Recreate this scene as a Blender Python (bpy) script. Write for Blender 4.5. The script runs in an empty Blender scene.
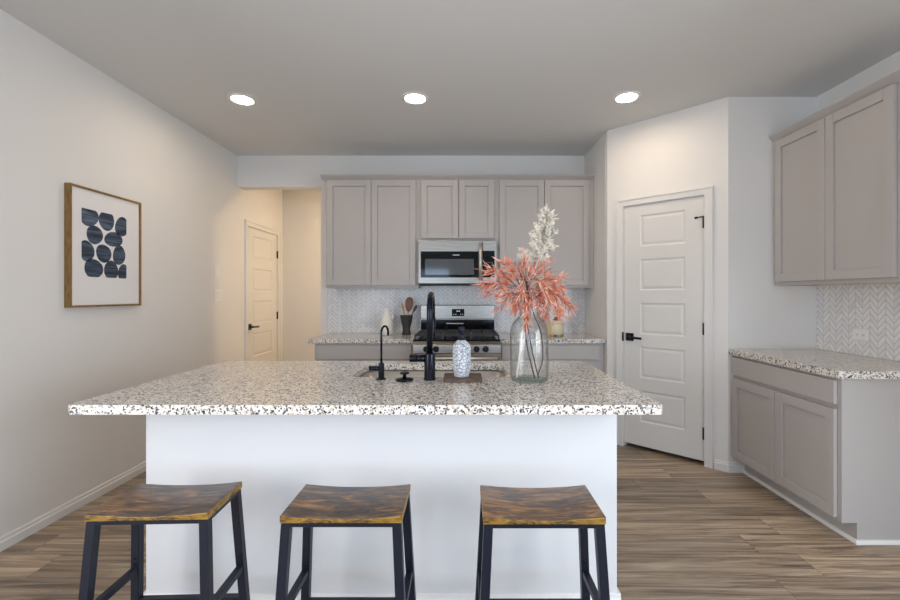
import bpy, bmesh, math, random
from mathutils import Vector, Matrix, noise
random.seed(7)
S = bpy.context.scene
COL = S.collection
PI = math.pi

# ---------------------------------------------------------------- camera
cd = bpy.data.cameras.new('camera'); cam = bpy.data.objects.new('camera', cd); COL.objects.link(cam)
cam.location = (0, 0, 1.293); cam.rotation_euler = (PI/2, 0, 0)
cd.sensor_width = 36; cd.lens = 36*428.5/900; cd.clip_start = .02
cd.shift_x = -12.1/900; cd.shift_y = -5.1/900
S.camera = cam
# ---------------------------------------------------------------- exposure
vs = S.view_settings
S.display_settings.display_device = 'sRGB'
vs.view_transform = 'Standard'; vs.look = 'None'; vs.gamma = 1; vs.use_curve_mapping = False
vs.exposure = 1.42
# ---------------------------------------------------------------- world, daylight and fill
w = bpy.data.worlds.new('World'); S.world = w; w.use_nodes = True
w.node_tree.nodes['Background'].inputs[0].default_value = (.75, .86, 1, 1)
w.node_tree.nodes['Background'].inputs[1].default_value = .6

def area(name, loc, rot, sx, sy, power, color):
    l = bpy.data.lights.new(name, 'AREA'); l.shape = 'RECTANGLE'; l.size = sx; l.size_y = sy
    l.energy = power; l.color = color
    o = bpy.data.objects.new(name, l); COL.objects.link(o); o.location = loc; o.rotation_euler = rot
    return o
# daylight: two tall windows far behind the camera (facing +Y); added unseen fill panels along both side walls
FILL_COL = (.95, .96, 1)
area('daylight_rear', (-1.2, -6.95, 1.2), (PI/2, 0, 0), 1.5, 2.0, 12.5, (.46, .69, 1))
area('daylight_rear', (1.6, -6.95, 1.2), (PI/2, 0, 0), 1.5, 2.0, 12.5, (.46, .69, 1))
area('fill_right', (2.2, -.3, 1.2), (PI/2-.4, 0, PI/2), 2.2, 1.4, 31, (.80, .89, 1))
area('fill_left', (-1.95, -.5, 1.2), (PI/2-.4, 0, -PI/2), 2.2, 1.4, 25, FILL_COL)

# ================================================================ node helpers
def mat(name, base=(.8,.8,.8), rough=.5, metal=0, **kw):
    m = bpy.data.materials.new(name); m.use_nodes = True
    b = m.node_tree.nodes['Principled BSDF']
    b.inputs['Base Color'].default_value = (*base, 1); b.inputs['Roughness'].default_value = rough
    b.inputs['Metallic'].default_value = metal
    for k, v in kw.items(): b.inputs[k.replace('_', ' ')].default_value = v
    return m
class N:
    def __init__(s, m): s.m = m; s.t = m.node_tree; s.b = s.t.nodes['Principled BSDF']
    def add(s, typ, **kw):
        n = s.t.nodes.new(typ)
        for k, v in kw.items(): setattr(n, k, v)
        return n
    def link(s, a, b): s.t.links.new(a, b)
    def val(s, sock, v):
        if isinstance(v, (int, float)): sock.default_value = v
        elif isinstance(v, tuple): sock.default_value = v
        else: s.link(v, sock)
    def math(s, op, a, b=0, c=0):
        n = s.add('ShaderNodeMath', operation=op); s.val(n.inputs[0], a); s.val(n.inputs[1], b); s.val(n.inputs[2], c)
        return n.outputs[0]
    def ramp(s, fac, stops, interp='LINEAR'):
        n = s.add('ShaderNodeValToRGB'); r = n.color_ramp; r.interpolation = interp
        while len(r.elements) < len(stops): r.elements.new(.5)
        for e, (p, c) in zip(r.elements, stops): e.position = p; e.color = (*c, 1)
        s.link(fac, n.inputs[0]); return n.outputs[0]
    def coord(s): return s.add('ShaderNodeTexCoord').outputs['Object']
    def mapping(s, v, scale=(1,1,1), loc=(0,0,0)):
        n = s.add('ShaderNodeMapping'); s.link(v, n.inputs[0]); n.inputs['Scale'].default_value = scale
        n.inputs['Location'].default_value = loc; return n.outputs[0]
    def noise(s, v, scale, detail=3, rough=.5, dist=0):
        n = s.add('ShaderNodeTexNoise'); s.link(v, n.inputs['Vector']); n.inputs['Scale'].default_value = scale
        n.inputs['Detail'].default_value = detail; n.inputs['Roughness'].default_value = rough
        n.inputs['Distortion'].default_value = dist; return n.outputs[0]
    def mix(s, fac, a, b, mode='MIX'):
        n = s.add('ShaderNodeMix', data_type='RGBA', blend_type=mode)
        s.val(n.inputs[0], fac)
        for k, v in ((6, a), (7, b)):
            if isinstance(v, tuple): n.inputs[k].default_value = (*v, 1)
            else: s.link(v, n.inputs[k])
        return n.outputs[2]
    def bump(s, h, strength=.2, dist=.01):
        n = s.add('ShaderNodeBump'); n.inputs['Strength'].default_value = strength
        n.inputs['Distance'].default_value = dist; s.link(h, n.inputs['Height']); s.link(n.outputs[0], s.b.inputs['Normal'])

def m_paint(name, c, rough=.6, bump=.12, sc=160):
    m = mat(name, c, rough); n = N(m)
    n.bump(n.noise(n.coord(), sc, 3), bump, .002); return m
M = {}
M['wall'] = m_paint('wall_paint', (.84,.825,.80), .75)
M['ceiling'] = m_paint('ceiling_paint', (.74,.75,.75), .9, .2, 90)
M['island'] = m_paint('island_paint_daylight_tint', (.70,.715,.735), .6)  # white toned down and cooled, daylight's blue put into the colour
M['trim'] = mat('trim_paint', (.82,.81,.79), .35)
M['door'] = mat('door_paint', (.80,.785,.755), .4)
M['cab'] = m_paint('cabinet_paint', (.47,.445,.432), .42, .03, 300)
M['cab_inside'] = mat('cabinet_birch', (.62,.43,.22), .5)
M['dark'] = mat('dark_gap', (.02,.02,.02), .8)
M['black_metal'] = mat('black_metal', (.012,.013,.016), .38, .6)
M['matte_black'] = mat('matte_black_steel', (.006,.009,.019), .4, 0, Specular_IOR_Level=.3)
M['faucet'] = mat('black_faucet', (.010,.013,.022), .22, .7)
M['iron'] = mat('cast_iron', (.03,.029,.028), .38)
M['black_glass'] = mat('black_glass', (.006,.006,.008), .06, 0, Specular_IOR_Level=.3)
M['window_glass'] = mat('microwave_window', (.08,.09,.10), .06, 0, Specular_IOR_Level=.8)
M['plastic_white'] = mat('white_plastic', (.88,.88,.87), .3)
M['brass'] = mat('brass', (.55,.34,.09), .35, .9)
M['chrome'] = mat('chrome', (.7,.7,.7), .12, 1)

def m_steel():
    m = mat('brushed_steel', (.40,.365,.32), .3, 1); n = N(m)
    v = n.mapping(n.coord(), (2, 2, 260)); f = n.noise(v, 1.5, 4)
    n.link(n.ramp(f, [(.3, (.22,)*3), (.7, (.36,)*3)]), n.b.inputs['Roughness']); return m
M['steel'] = m_steel(); M['handle_steel'] = mat('handle_steel', (.66,.64,.60), .38, .85); M['sink_steel'] = mat('sink_steel', (.66,.62,.56), .28, 1)
def m_frame():
    m = mat('picture_frame_gilt_wood', (.36,.22,.08), .42, .25); n = N(m)
    f = n.noise(n.mapping(n.coord(), (30, 30, 6)), 3, 4)
    n.link(n.ramp(f, [(.3, (.20,.11,.033)), (.7, (.36,.21,.07))]), n.b.inputs['Base Color']); return m
M['frame'] = m_frame()
M['mat_board'] = mat('mat_board', (.86,.85,.84), .8)
def m_ink():
    m = mat('ink_wash', (.03,.04,.07), .7); n = N(m); c = n.coord()
    f = n.noise(n.mapping(c, (1, 9, 14)), 2.2, 5, .65, 1.6)
    n.link(n.ramp(f, [(.3, (.004,.006,.014)), (.42, (.022,.034,.06)), (.54, (.065,.10,.16)), (.72, (.17,.23,.32))]), n.b.inputs['Base Color']); return m
M['ink'] = m_ink()

def m_granite():
    m = mat('speckled_granite', (.7,.68,.65), .13); n = N(m); c = n.coord()
    warp = n.noise(c, 60, 2)
    vv = n.add('ShaderNodeVectorMath', operation='ADD'); n.link(c, vv.inputs[0])
    sc = n.add('ShaderNodeVectorMath', operation='SCALE'); n.link(n.t.nodes[warp.node.name].outputs[1], sc.inputs[0]); sc.inputs['Scale'].default_value = .012
    n.link(sc.outputs[0], vv.inputs[1]); cc = vv.outputs[0]
    def vor(scale):
        v = n.add('ShaderNodeTexVoronoi', feature='F1'); n.link(cc, v.inputs['Vector']); v.inputs['Scale'].default_value = scale
        s = n.add('ShaderNodeSeparateColor'); n.link(v.outputs['Color'], s.inputs[0]); return s.outputs
    a = vor(125); b = vor(185)
    base = n.ramp(a[0], [(0, (.80,.765,.715)), (.32, (.70,.65,.59)), (.46, (.59,.525,.45)), (.52, (.82,.785,.74)), (.84, (.65,.555,.445)), (.93, (.22,.22,.22))], 'CONSTANT')
    big = n.noise(c, 38, 3, .6)
    k = n.math('ADD', n.math('MULTIPLY', b[1], .8), n.math('MULTIPLY', big, .55))
    dark = n.ramp(k, [(0, (0,0,0)), (.895, (1,1,1))], 'CONSTANT')
    col = n.mix(dark, base, n.ramp(b[2], [(0, (.03,.037,.055)), (.55, (.10,.105,.12)), (.8, (.21,.18,.15))], 'CONSTANT'))
    n.link(col, n.b.inputs['Base Color']); return m
M['granite'] = m_granite()

def m_floor():
    m = mat('vinyl_plank_floor', (.3,.23,.17), .34); n = N(m); c = n.coord()
    sp = n.add('ShaderNodeSeparateXYZ'); n.link(c, sp.inputs[0]); x, y = sp.outputs[0], sp.outputs[1]
    ry = n.math('DIVIDE', y, .178); row = n.math('FLOOR', ry); fy = n.math('SUBTRACT', ry, row)
    wn = n.add('ShaderNodeTexWhiteNoise', noise_dimensions='1D'); n.link(row, wn.inputs['W'])
    rx = n.math('ADD', n.math('DIVIDE', x, 1.22), n.math('MULTIPLY', wn.outputs[0], 7)); px = n.math('FLOOR', rx); fx = n.math('SUBTRACT', rx, px)
    pid = n.math('ADD', n.math('MULTIPLY', row, 17.3), n.math('MULTIPLY', px, 3.7))
    w2 = n.add('ShaderNodeTexWhiteNoise', noise_dimensions='1D'); n.link(pid, w2.inputs['W']); r = w2.outputs[0]
    cb = n.add('ShaderNodeCombineXYZ'); n.link(n.math('ADD', x, n.math('MULTIPLY', pid, 3.1)), cb.inputs[0]); n.link(y, cb.inputs[1]); n.link(pid, cb.inputs[2])
    g1 = n.noise(n.mapping(cb.outputs[0], (.85, 17, 1)), 1.6, 6, .64, 1.0)
    g2 = n.noise(n.mapping(cb.outputs[0], (3, 95, 1)), 1.6, 4, .6)
    wood = n.ramp(g1, [(.29, (.07,.047,.032)), (.42, (.24,.174,.12)), (.53, (.47,.365,.26)), (.65, (.68,.56,.42))])
    wood = n.mix(.35, wood, n.ramp(g2, [(.3, (.08,.06,.045)), (.7, (.36,.28,.215))]))
    tint = n.ramp(r, [(0, (.74,.73,.74)), (.5, (1,.98,.95)), (1, (1.3,1.25,1.18))])
    col = n.mix(1.0, wood, tint, 'MULTIPLY')
    e = n.math('LESS_THAN', n.math('MINIMUM', fy, n.math('SUBTRACT', 1, fy)), .008)
    e2 = n.math('LESS_THAN', n.math('MINIMUM', fx, n.math('SUBTRACT', 1, fx)), .0012)
    col = n.mix(n.math('MULTIPLY', n.math('MAXIMUM', e, e2), .6), col, (.05,.036,.028))
    n.link(col, n.b.inputs['Base Color']); n.bump(g2, .08, .003); return m
M['floor'] = m_floor()

def m_tile():
    m = mat('herringbone_marble_tile', (.75,.74,.73), .22); n = N(m); c = n.coord()
    sp = n.add('ShaderNodeSeparateXYZ'); n.link(c, sp.inputs[0])
    u = n.math('ADD', sp.outputs[0], sp.outputs[1]); v = sp.outputs[2]
    a = n.math('DIVIDE', u, .050); col = n.math('FLOOR', a); fr = n.math('SUBTRACT', a, col)
    par = n.math('FLOORED_MODULO', col, 2)
    s = n.math('ABSOLUTE', n.math('SUBTRACT', par, fr))
    t = n.math('ADD', n.math('DIVIDE', v, .042), n.math('MULTIPLY', s, 1.35)); row = n.math('FLOOR', t); ft = n.math('SUBTRACT', t, row)
    cb = n.add('ShaderNodeCombineXYZ'); n.link(col, cb.inputs[0]); n.link(row, cb.inputs[1])
    wn = n.add('ShaderNodeTexWhiteNoise', noise_dimensions='2D'); n.link(cb.outputs[0], wn.inputs['Vector'])
    vein = n.noise(c, 30, 4, .6, 1.2)
    tile = n.ramp(wn.outputs[0], [(0, (.74,.745,.76)), (.25, (.80,.80,.80)), (.6, (.85,.845,.84)), (1, (.88,.875,.87))])
    tile = n.mix(.15, tile, n.ramp(vein, [(.35, (.45,.46,.48)), (.6, (.85,.84,.83))]))
    g = n.math('MAXIMUM', n.math('LESS_THAN', ft, .15), n.math('LESS_THAN', n.math('MINIMUM', fr, n.math('SUBTRACT', 1, fr)), .025))
    n.link(n.mix(g, tile, (.53,.53,.545)), n.b.inputs['Base Color']); n.bump(n.math('SUBTRACT', 1, g), .25, .002); return m
M['tile'] = m_tile()

def m_seat(name='rustic_brown_wood', sh=0):
    m = mat(name, (.1,.06,.04), .36); n = N(m); c = n.coord()
    oi = n.add('ShaderNodeObjectInfo'); vv = n.add('ShaderNodeVectorMath', operation='ADD'); n.link(c, vv.inputs[0])
    sc = n.add('ShaderNodeVectorMath', operation='SCALE'); n.link(oi.outputs['Location'], sc.inputs[0]); sc.inputs['Scale'].default_value = 3.3
    n.link(sc.outputs[0], vv.inputs[1])
    g = n.noise(n.mapping(vv.outputs[0], (3.6, 14, 8)), 2.0, 7, .68, 1.1)
    f = n.noise(n.mapping(vv.outputs[0], (7, 130, 30)), 2.0, 4, .6)
    k = n.math('ADD', n.math('MULTIPLY', g, .72), n.math('MULTIPLY', f, .28))
    n.link(n.ramp(k, [(.37-sh, (.035,.033,.04)), (.45-sh, (.085,.066,.058)), (.52-sh, (.15,.095,.062)), (.57-sh, (.27,.145,.07)), (.66-sh, (.42,.24,.11))]), n.b.inputs['Base Color']); return m
M['seat'] = m_seat(); M['seat_orange'] = m_seat('rustic_orange_wood', .035)
def m_seat_edge():
    m = mat('golden_seat_edge', (.45,.25,.03), .5); n = N(m)
    g = n.noise(n.mapping(n.coord(), (18, 18, 60)), 1.2, 5, .65, 1)
    n.link(n.ramp(g, [(.38, (.05,.024,.008)), (.49, (.22,.12,.014)), (.65, (.36,.21,.022))]), n.b.inputs['Base Color']); return m
M['seat_edge'] = m_seat_edge()
M['coral'] = mat('coral_leaf', (.84,.22,.15), .6, Subsurface_Weight=0)
def vary(m, stops, sc=35):
    n = N(m); f = n.noise(n.coord(), sc, 2); n.link(n.ramp(f, stops), n.b.inputs['Base Color'])
vary(M['coral'], [(.34, (.55,.14,.08)), (.5, (.76,.28,.17)), (.64, (.88,.55,.43))])
M['plume'] = mat('bleached_leaf', (.88,.83,.73), .7)
M['stem'] = mat('brown_stem', (.06,.03,.022), .6)
M['stem_white'] = mat('bleached_stem', (.8,.77,.7), .6)
M['ceramic'] = m_paint('white_bisque_ceramic', (.82,.79,.74), .55, .5, 55)
M['cream'] = mat('cream_ceramic', (.76,.68,.50), .4)
M['wood_brown'] = mat('brown_wood', (.17,.065,.025), .45)
M['wood_light'] = mat('light_wood', (.40,.22,.09), .5)
M['walnut'] = mat('walnut_tray', (.10,.06,.04), .5)
vary(M['walnut'], [(.3, (.075,.045,.032)), (.7, (.15,.095,.065))], 50)
M['crock'] = mat('charcoal_crock', (.035,.032,.03), .5)
def m_bottle():
    m = mat('patterned_white_ceramic', (.8,.8,.8), .35); n = N(m); c = n.coord()
    v = n.add('ShaderNodeTexVoronoi', feature='DISTANCE_TO_EDGE'); n.link(c, v.inputs['Vector']); v.inputs['Scale'].default_value = 78
    n.link(n.ramp(v.outputs['Distance'], [(.0, (.15,.19,.27)), (.06, (.30,.34,.41)), (.12, (.70,.71,.73))]), n.b.inputs['Base Color']); return m
M['bottle'] = m_bottle()
def m_glass(name='clear_glass', tint=(.988,.994,.992,1)):
    """thin clear glass: passes light straight through, mirrors by Fresnel"""
    m = bpy.data.materials.new(name); m.use_nodes = True; t = m.node_tree; t.nodes.clear()
    out = t.nodes.new('ShaderNodeOutputMaterial'); mx = t.nodes.new('ShaderNodeMixShader')
    tr = t.nodes.new('ShaderNodeBsdfTransparent'); tr.inputs[0].default_value = tint
    gl = t.nodes.new('ShaderNodeBsdfGlossy'); gl.inputs['Roughness'].default_value = .02
    lw = t.nodes.new('ShaderNodeLayerWeight'); pw_ = t.nodes.new('ShaderNodeMath'); pw_.operation = 'POWER'; pw_.inputs[1].default_value = 2.6
    fr = t.nodes.new('ShaderNodeMath'); fr.operation = 'MULTIPLY_ADD'; fr.inputs[1].default_value = .6; fr.inputs[2].default_value = .03
    tm = t.nodes.new('ShaderNodeMix'); tm.data_type = 'RGBA'; tm.inputs[6].default_value = tint; tm.inputs[7].default_value = (tint[0]*.68, tint[1]*.70, tint[2]*.70, 1)   # longer way through the glass at the rim
    t.links.new(pw_.outputs[0], tm.inputs[0]); t.links.new(tm.outputs[2], tr.inputs[0])
    t.links.new(lw.outputs['Facing'], pw_.inputs[0]); t.links.new(pw_.outputs[0], fr.inputs[0])
    t.links.new(fr.outputs[0], mx.inputs[0]); t.links.new(tr.outputs[0], mx.inputs[1]); t.links.new(gl.outputs[0], mx.inputs[2]); t.links.new(mx.outputs[0], out.inputs[0])
    return m
M['glass'] = m_glass(); M['glass_base'] = m_glass('green_tinted_glass_foot', (.87,.94,.90,1))
def m_emit(name, c, s):
    m = mat(name, (.8,.8,.8)); b = m.node_tree.nodes['Principled BSDF']
    b.inputs['Emission Color'].default_value = (*c, 1); b.inputs['Emission Strength'].default_value = s; return m
M['lamp'] = m_emit('lamp_lens', (1,.80,.60), 37)
M['lamp_fill'] = m_emit('lamp_lens_fill', (1,.89,.76), 13)  # lens of the added fill lamps
M['clock'] = m_emit('clock_digits', (.75,.85,1), .35)

# ================================================================ mesh helpers
class MB:
    def __init__(s): s.bm = bmesh.new()
    def box(s, x0, x1, y0, y1, z0, z1, mi=0):
        v = [s.bm.verts.new(p) for p in ((x0,y0,z0),(x1,y0,z0),(x1,y1,z0),(x0,y1,z0),(x0,y0,z1),(x1,y0,z1),(x1,y1,z1),(x0,y1,z1))]
        for f in ((0,3,2,1),(4,5,6,7),(0,1,5,4),(1,2,6,5),(2,3,7,6),(3,0,4,7)):
            s.bm.faces.new([v[i] for i in f]).material_index = mi
        return v
    def bar(s, a, b, w, d=None, up=(0,0,1)):
        """square bar between two points, w across, d along the other axis"""
        d = d or w; a = Vector(a); b = Vector(b); t = (b-a).normalized(); u = Vector(up)
        if abs(t.dot(u)) > .95: u = Vector((0,1,0))
        r = t.cross(u).normalized(); q = r.cross(t).normalized()
        vs_ = []
        for p in (a, b):
            for sx, sy in ((-1,-1),(1,-1),(1,1),(-1,1)): vs_.append(s.bm.verts.new(p + r*sx*w/2 + q*sy*d/2))
        for f in ((3,2,1,0),(4,5,6,7),(0,1,5,4),(1,2,6,5),(2,3,7,6),(3,0,4,7)): s.bm.faces.new([vs_[i] for i in f])
    def tube(s, pts, r, n=12, cap=True):
        pts = [Vector(p) for p in pts]; rs = r if isinstance(r, (list, tuple)) else [r]*len(pts)
        rings = []; prev = None
        for i, p in enumerate(pts):
            t = (pts[min(i+1, len(pts)-1)] - pts[max(i-1, 0)]).normalized()
            if prev is None:
                u = Vector((0,0,1)) if abs(t.z) < .9 else Vector((1,0,0)); x = t.cross(u).normalized()
            else: x = (prev - t*prev.dot(t)).normalized()
            prev = x; y = t.cross(x)
            rings.append([s.bm.verts.new(p + (x*math.cos(2*PI*k/n) + y*math.sin(2*PI*k/n))*rs[i]) for k in range(n)])
        for a, b in zip(rings, rings[1:]):
            for k in range(n): f = s.bm.faces.new((a[k], a[(k+1)%n], b[(k+1)%n], b[k])); f.smooth = True
        if cap: s.bm.faces.new(rings[0][::-1]); s.bm.faces.new(rings[-1])
    def lathe(s, prof, c=(0,0,0), n=32, flat=False):
        """prof: (r, z) list; r=0 ends closed"""
        c = Vector(c); rings = []
        for r, z in prof:
            if r < 1e-6: rings.append([s.bm.verts.new(c + Vector((0,0,z)))])
            else: rings.append([s.bm.verts.new(c + Vector((r*math.cos(2*PI*k/n), r*math.sin(2*PI*k/n), z))) for k in range(n)])
        for a, b in zip(rings, rings[1:]):
            for k in range(n):
                k2 = (k+1) % n
                if len(a) == 1 and len(b) == 1: continue
                if len(a) == 1: f = s.bm.faces.new((a[0], b[k2], b[k]))
                elif len(b) == 1: f = s.bm.faces.new((a[k], a[k2], b[0]))
                else: f = s.bm.faces.new((a[k], a[k2], b[k2], b[k]))
                f.smooth = not flat
    def poly(s, pts, mi=0):
        f = s.bm.faces.new([s.bm.verts.new(p) for p in pts]); f.material_index = mi; return f
    def prism(s, pts, axis, a, b):
        """extrude a closed 2-D outline along an axis ('x','y','z')"""
        def P(p, t): return {'x': (t, p[0], p[1]), 'y': (p[0], t, p[1]), 'z': (p[0], p[1], t)}[axis]
        A = [s.bm.verts.new(P(p, a)) for p in pts]; B = [s.bm.verts.new(P(p, b)) for p in pts]
        n = len(pts); s.bm.faces.new(A); s.bm.faces.new(B[::-1])
        for i in range(n): s.bm.faces.new((A[i], B[i], B[(i+1)%n], A[(i+1)%n]))
    def build(s, name, m, parent=None, bevel=0, seg=2, keep=False):
        bmesh.ops.recalc_face_normals(s.bm, faces=s.bm.faces) if not keep else None
        me = bpy.data.meshes.new(name); s.bm.to_mesh(me); s.bm.free()
        for k in (m if isinstance(m, (list, tuple)) else [m]): me.materials.append(M[k] if isinstance(k, str) else k)
        o = bpy.data.objects.new(name, me); COL.objects.link(o)
        if parent: o.parent = parent
        if bevel:
            bv = o.modifiers.new('bevel', 'BEVEL'); bv.width = bevel; bv.segments = seg; bv.limit_method = 'ANGLE'; bv.angle_limit = .7
        return o
def tag(o, label, cat, group=None):
    o['label'] = label; o['category'] = cat
    if group: o['group'] = group
    return o
def thing(name, label, cat, loc=(0,0,0), rz=0, group=None):
    o = bpy.data.objects.new(name, None); COL.objects.link(o); o.location = loc; o.rotation_euler = (0,0,rz)
    o.empty_display_size = .1
    return tag(o, label, cat, group)
def struct(o): o['kind'] = 'structure'; return o
def B(name, m, parent, *boxes, bevel=0, label=None):
    mb = MB()
    for b in boxes: mb.box(*b)
    o = mb.build(name, m, parent, bevel)
    if label: o['label'] = label
    return o

# ================================================================ room shell
H = 2.74
XL, XR, YB, YA, XA = -2.3365, 2.593, 4.4545, 3.13, 1.276
YD, XE = 3.779, 1.944
YH = 5.58; YR = -7.0
fl = struct(B('floor', 'floor', None, (-2.6, 2.9, YR-.2, YH+.15, -.1, 0)))
struct(B('ceiling', 'ceiling', None, (-2.6, 2.9, YR-.2, YH+.15, H, H+.1)))
# left wall with the hall doorway cut out
D0, D1, DT = 4.655, 5.418, 2.045
struct(B('wall_left', 'wall', None, (XL-.12, XL, YR, D0, 0, H), (XL-.12, XL, D1, YH, 0, H), (XL-.12, XL, D0, D1, DT, H)))
struct(B('wall_hall_end', 'wall', None, (XL-.12, .42, YH, YH+.12, 0, H)))
struct(B('wall_hall_right', 'wall', None, (.3, .42, YB+.12, YH, 0, H)))
# back wall: header above the hall opening + the wall behind the cooker
struct(B('wall_back', 'wall', None, (XL, -1.466, YB, YB+.12, 2.415, H), (-1.466, XR, YB, YB+.12, 0, H)))
struct(B('wall_alcove', 'wall', None, (XA, XA+.1, YD+.045, YB, 0, H)))
# short wall right of the pantry and the right wall
struct(B('wall_short', 'wall', None, (XE, XR, YA, YA+.1, 0, H)))
struct(B('wall_right', 'wall', None, (XR, XR+.12, YR, YB+.12, 0, H)))
# rear wall with two window openings
struct(B('wall_rear', 'wall', None, (XL-.12, -1.95, YR-.12, YR, 0, H), (2.35, XR+.12, YR-.12, YR, 0, H), (-.45, .85, YR-.12, YR, 0, H), (-1.95, -.45, YR-.12, YR, 2.1, H), (.85, 2.35, YR-.12, YR, 2.1, H), (-1.95, -.45, YR-.12, YR, 0, .2), (.85, 2.35, YR-.12, YR, 0, .2)))
# diagonal pantry wall, local frame: x along the wall, -y towards the room
ang = math.atan2(YA-YD, XE-XA); LEN = math.hypot(XE-XA, YA-YD)
s0, s1, dh = .1497, .7768, 2.05
wd = B('wall_pantry', 'wall', None, (0, s0, 0, .1, 0, H), (s1, LEN, 0, .1, 0, H), (s0, s1, 0, .1, dh, H))
wd.location = (XA, YD, 0); wd.rotation_euler = (0,0,ang); struct(wd)

def profile(mb, path, h, t):
    """baseboard along straight x in local frame: lower board + thinner top lip"""
    for x0, x1, y in path:
        mb.prism([(y, 0), (y-t, 0), (y-t, h*.72), (y-t*.55, h*.80), (y-t*.5, h*.97), (y-t*.3, h), (y, h)], 'x', x0, x1)
mb = MB(); mb.prism([(XL, 0), (XL+.015, 0), (XL+.015, .043), (XL+.009, .048), (XL+.008, .063), (XL+.003, .068), (XL, .068)], 'y', YR, 4.6)
struct(mb.build('baseboard_left', 'trim'))
mb = MB(); profile(mb, [(-2.32, .299, YH)], .068, .015); struct(mb.build('baseboard_hall', 'trim'))
mb = MB(); profile(mb, [(0, s0-.066, 0), (s1+.066, LEN+.006, 0)], .07, .015)
o = mb.build('baseboard_pantry', 'trim'); o.location = (XA, YD, 0); o.rotation_euler = (0,0,ang); struct(o)
mb = MB(); profile(mb, [(XE-.006, 2.055, YA)], .07, .015); struct(mb.build('baseboard_short', 'trim'))

# ---------------------------------------------------------------- interior doors
def panel_door(root, x0, x1, z0, z1, yf, t, panels, mx):
    """five flat-moulded panels; front at yf (faces -y)"""
    mb = MB(); y1 = yf + t
    zs = sorted(panels)
    mb.box(x0, x0+mx, yf, y1, z0, z1); mb.box(x1-mx, x1, yf, y1, z0, z1)
    cur = z0
    for a, b in zs:
        mb.box(x0+mx, x1-mx, yf, y1, cur, a); cur = b
    mb.box(x0+mx, x1-mx, yf, y1, cur, z1)
    for a, b in zs:                                     # sunk field with a sloped moulding and a raised centre
        A, Bx = x0+mx, x1-mx; i, j = .022, .034
        L0 = [(A,yf,a),(Bx,yf,a),(Bx,yf,b),(A,yf,b)]
        L1 = [(A+i*.6,yf+.008,a+i*.6),(Bx-i*.6,yf+.008,a+i*.6),(Bx-i*.6,yf+.008,b-i*.6),(A+i*.6,yf+.008,b-i*.6)]
        L2 = [(A+j,yf+.0025,a+j),(Bx-j,yf+.0025,a+j),(Bx-j,yf+.003,b-j),(A+j,yf+.003,b-j)]
        for p, q in ((L0, L1), (L1, L2)):
            for k in range(4): mb.poly([p[k], p[(k+1)%4], q[(k+1)%4], q[k]])
        mb.poly(L2)
    return mb.build('door_leaf', 'door', root, keep=False)
def casing(root, x0, x1, z1, wdt=.058):
    mb = MB()
    for a, b in ((x0-wdt, x0), (x1, x1+wdt)):
        mb.box(a, b, -.014, 0, 0, z1+wdt)
        o_ = a if a < x0 else b
        mb.box(min(o_, o_+(.014 if a < x0 else -.014)), max(o_, o_+(.014 if a < x0 else -.014)), -.021, -.014, 0, z1+wdt)
    mb.box(x0, x1, -.014, 0, z1, z1+wdt); mb.box(x0-wdt+.014, x1+wdt-.014, -.021, -.014, z1+wdt-.014, z1+wdt)
    # jamb lining
    mb.box(x0-.001, x0+.003, 0, .1, 0, z1); mb.box(x1-.003, x1+.001, 0, .1, 0, z1); mb.box(x0, x1, 0, .1, z1-.003, z1+.001)
    return mb.build('door_casing', 'trim', root)
def lever(root, x, z, yf, dirx):
    h = B('door_handle', 'black_metal', root, (x-.033, x+.033, yf-.009, yf, z-.033, z+.033), bevel=.002)
    h['label'] = 'square black door handle'
    mb = MB(); mb.tube([(x, yf-.009, z), (x, yf-.05, z)], .011, 12); mb.bar((x-.012*dirx, yf-.05, z), (x+.115*dirx, yf-.05, z-.004), .012, .019)
    mb.build('lever', 'black_metal', h, .002)
def hinge(root, x, z, yf):
    mb = MB(); mb.tube([(x, yf-.006, z-.046), (x, yf-.006, z+.046)], .0075, 10); mb.box(x-.013, x+.013, yf-.0035, yf+.001, z-.045, z+.045)
    o = mb.build('hinge', 'black_metal', root); return o

d2 = bpy.data.objects.new('door_2', None); COL.objects.link(d2); d2.location = (XA, YD, 0); d2.rotation_euler = (0,0,ang); struct(d2)
tag(d2, 'white five-panel pantry door in the angled wall beside the right cabinets', 'door')
casing(d2, s0, s1, dh)
pz = [(.235+.365*k, .235+.365*k+.262) for k in range(5)]
panel_door(d2, s0+.006, s1-.006, .034, dh-.006, .004, .036, [(a, b) for a, b in pz], .132)
lever(d2, s0+.055, .937, .004, 1)
B('strike_plate', 'black_metal', d2, (s0-.006, s0+.004, -.0165, -.004, .90, .975))
for z in (.243, 1.036, 1.845): hinge(d2, s1-.002, z, .002)
mb = MB(); mb.bar((s1-.006, -.012, 1.885), (s1-.046, -.036, 1.878), .009); mb.tube([(s1-.043, -.035, 1.879), (s1-.058, -.041, 1.874)], .009, 10)
mb.build('hinge_pin_stop', 'black_metal', d2)

d1 = bpy.data.objects.new('door_1', None); COL.objects.link(d1); d1.location = (XL, 0, 0); d1.rotation_euler = (0,0,PI/2); struct(d1)
tag(d1, 'white panel door at the side of the hall beyond the opening', 'door')
# local x runs along +Y of the room, local -y faces the room (+X)
casing(d1, D0, D1, DT)
panel_door(d1, D0+.006, D1-.006, .012, DT-.006, .004, .036, [(a, b) for a, b in pz], .135)
lever(d1, D0+.06, .94, .004, 1)
for z in (.25, 1.035, 1.80): hinge(d1, D1-.002, z, .002)

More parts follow.
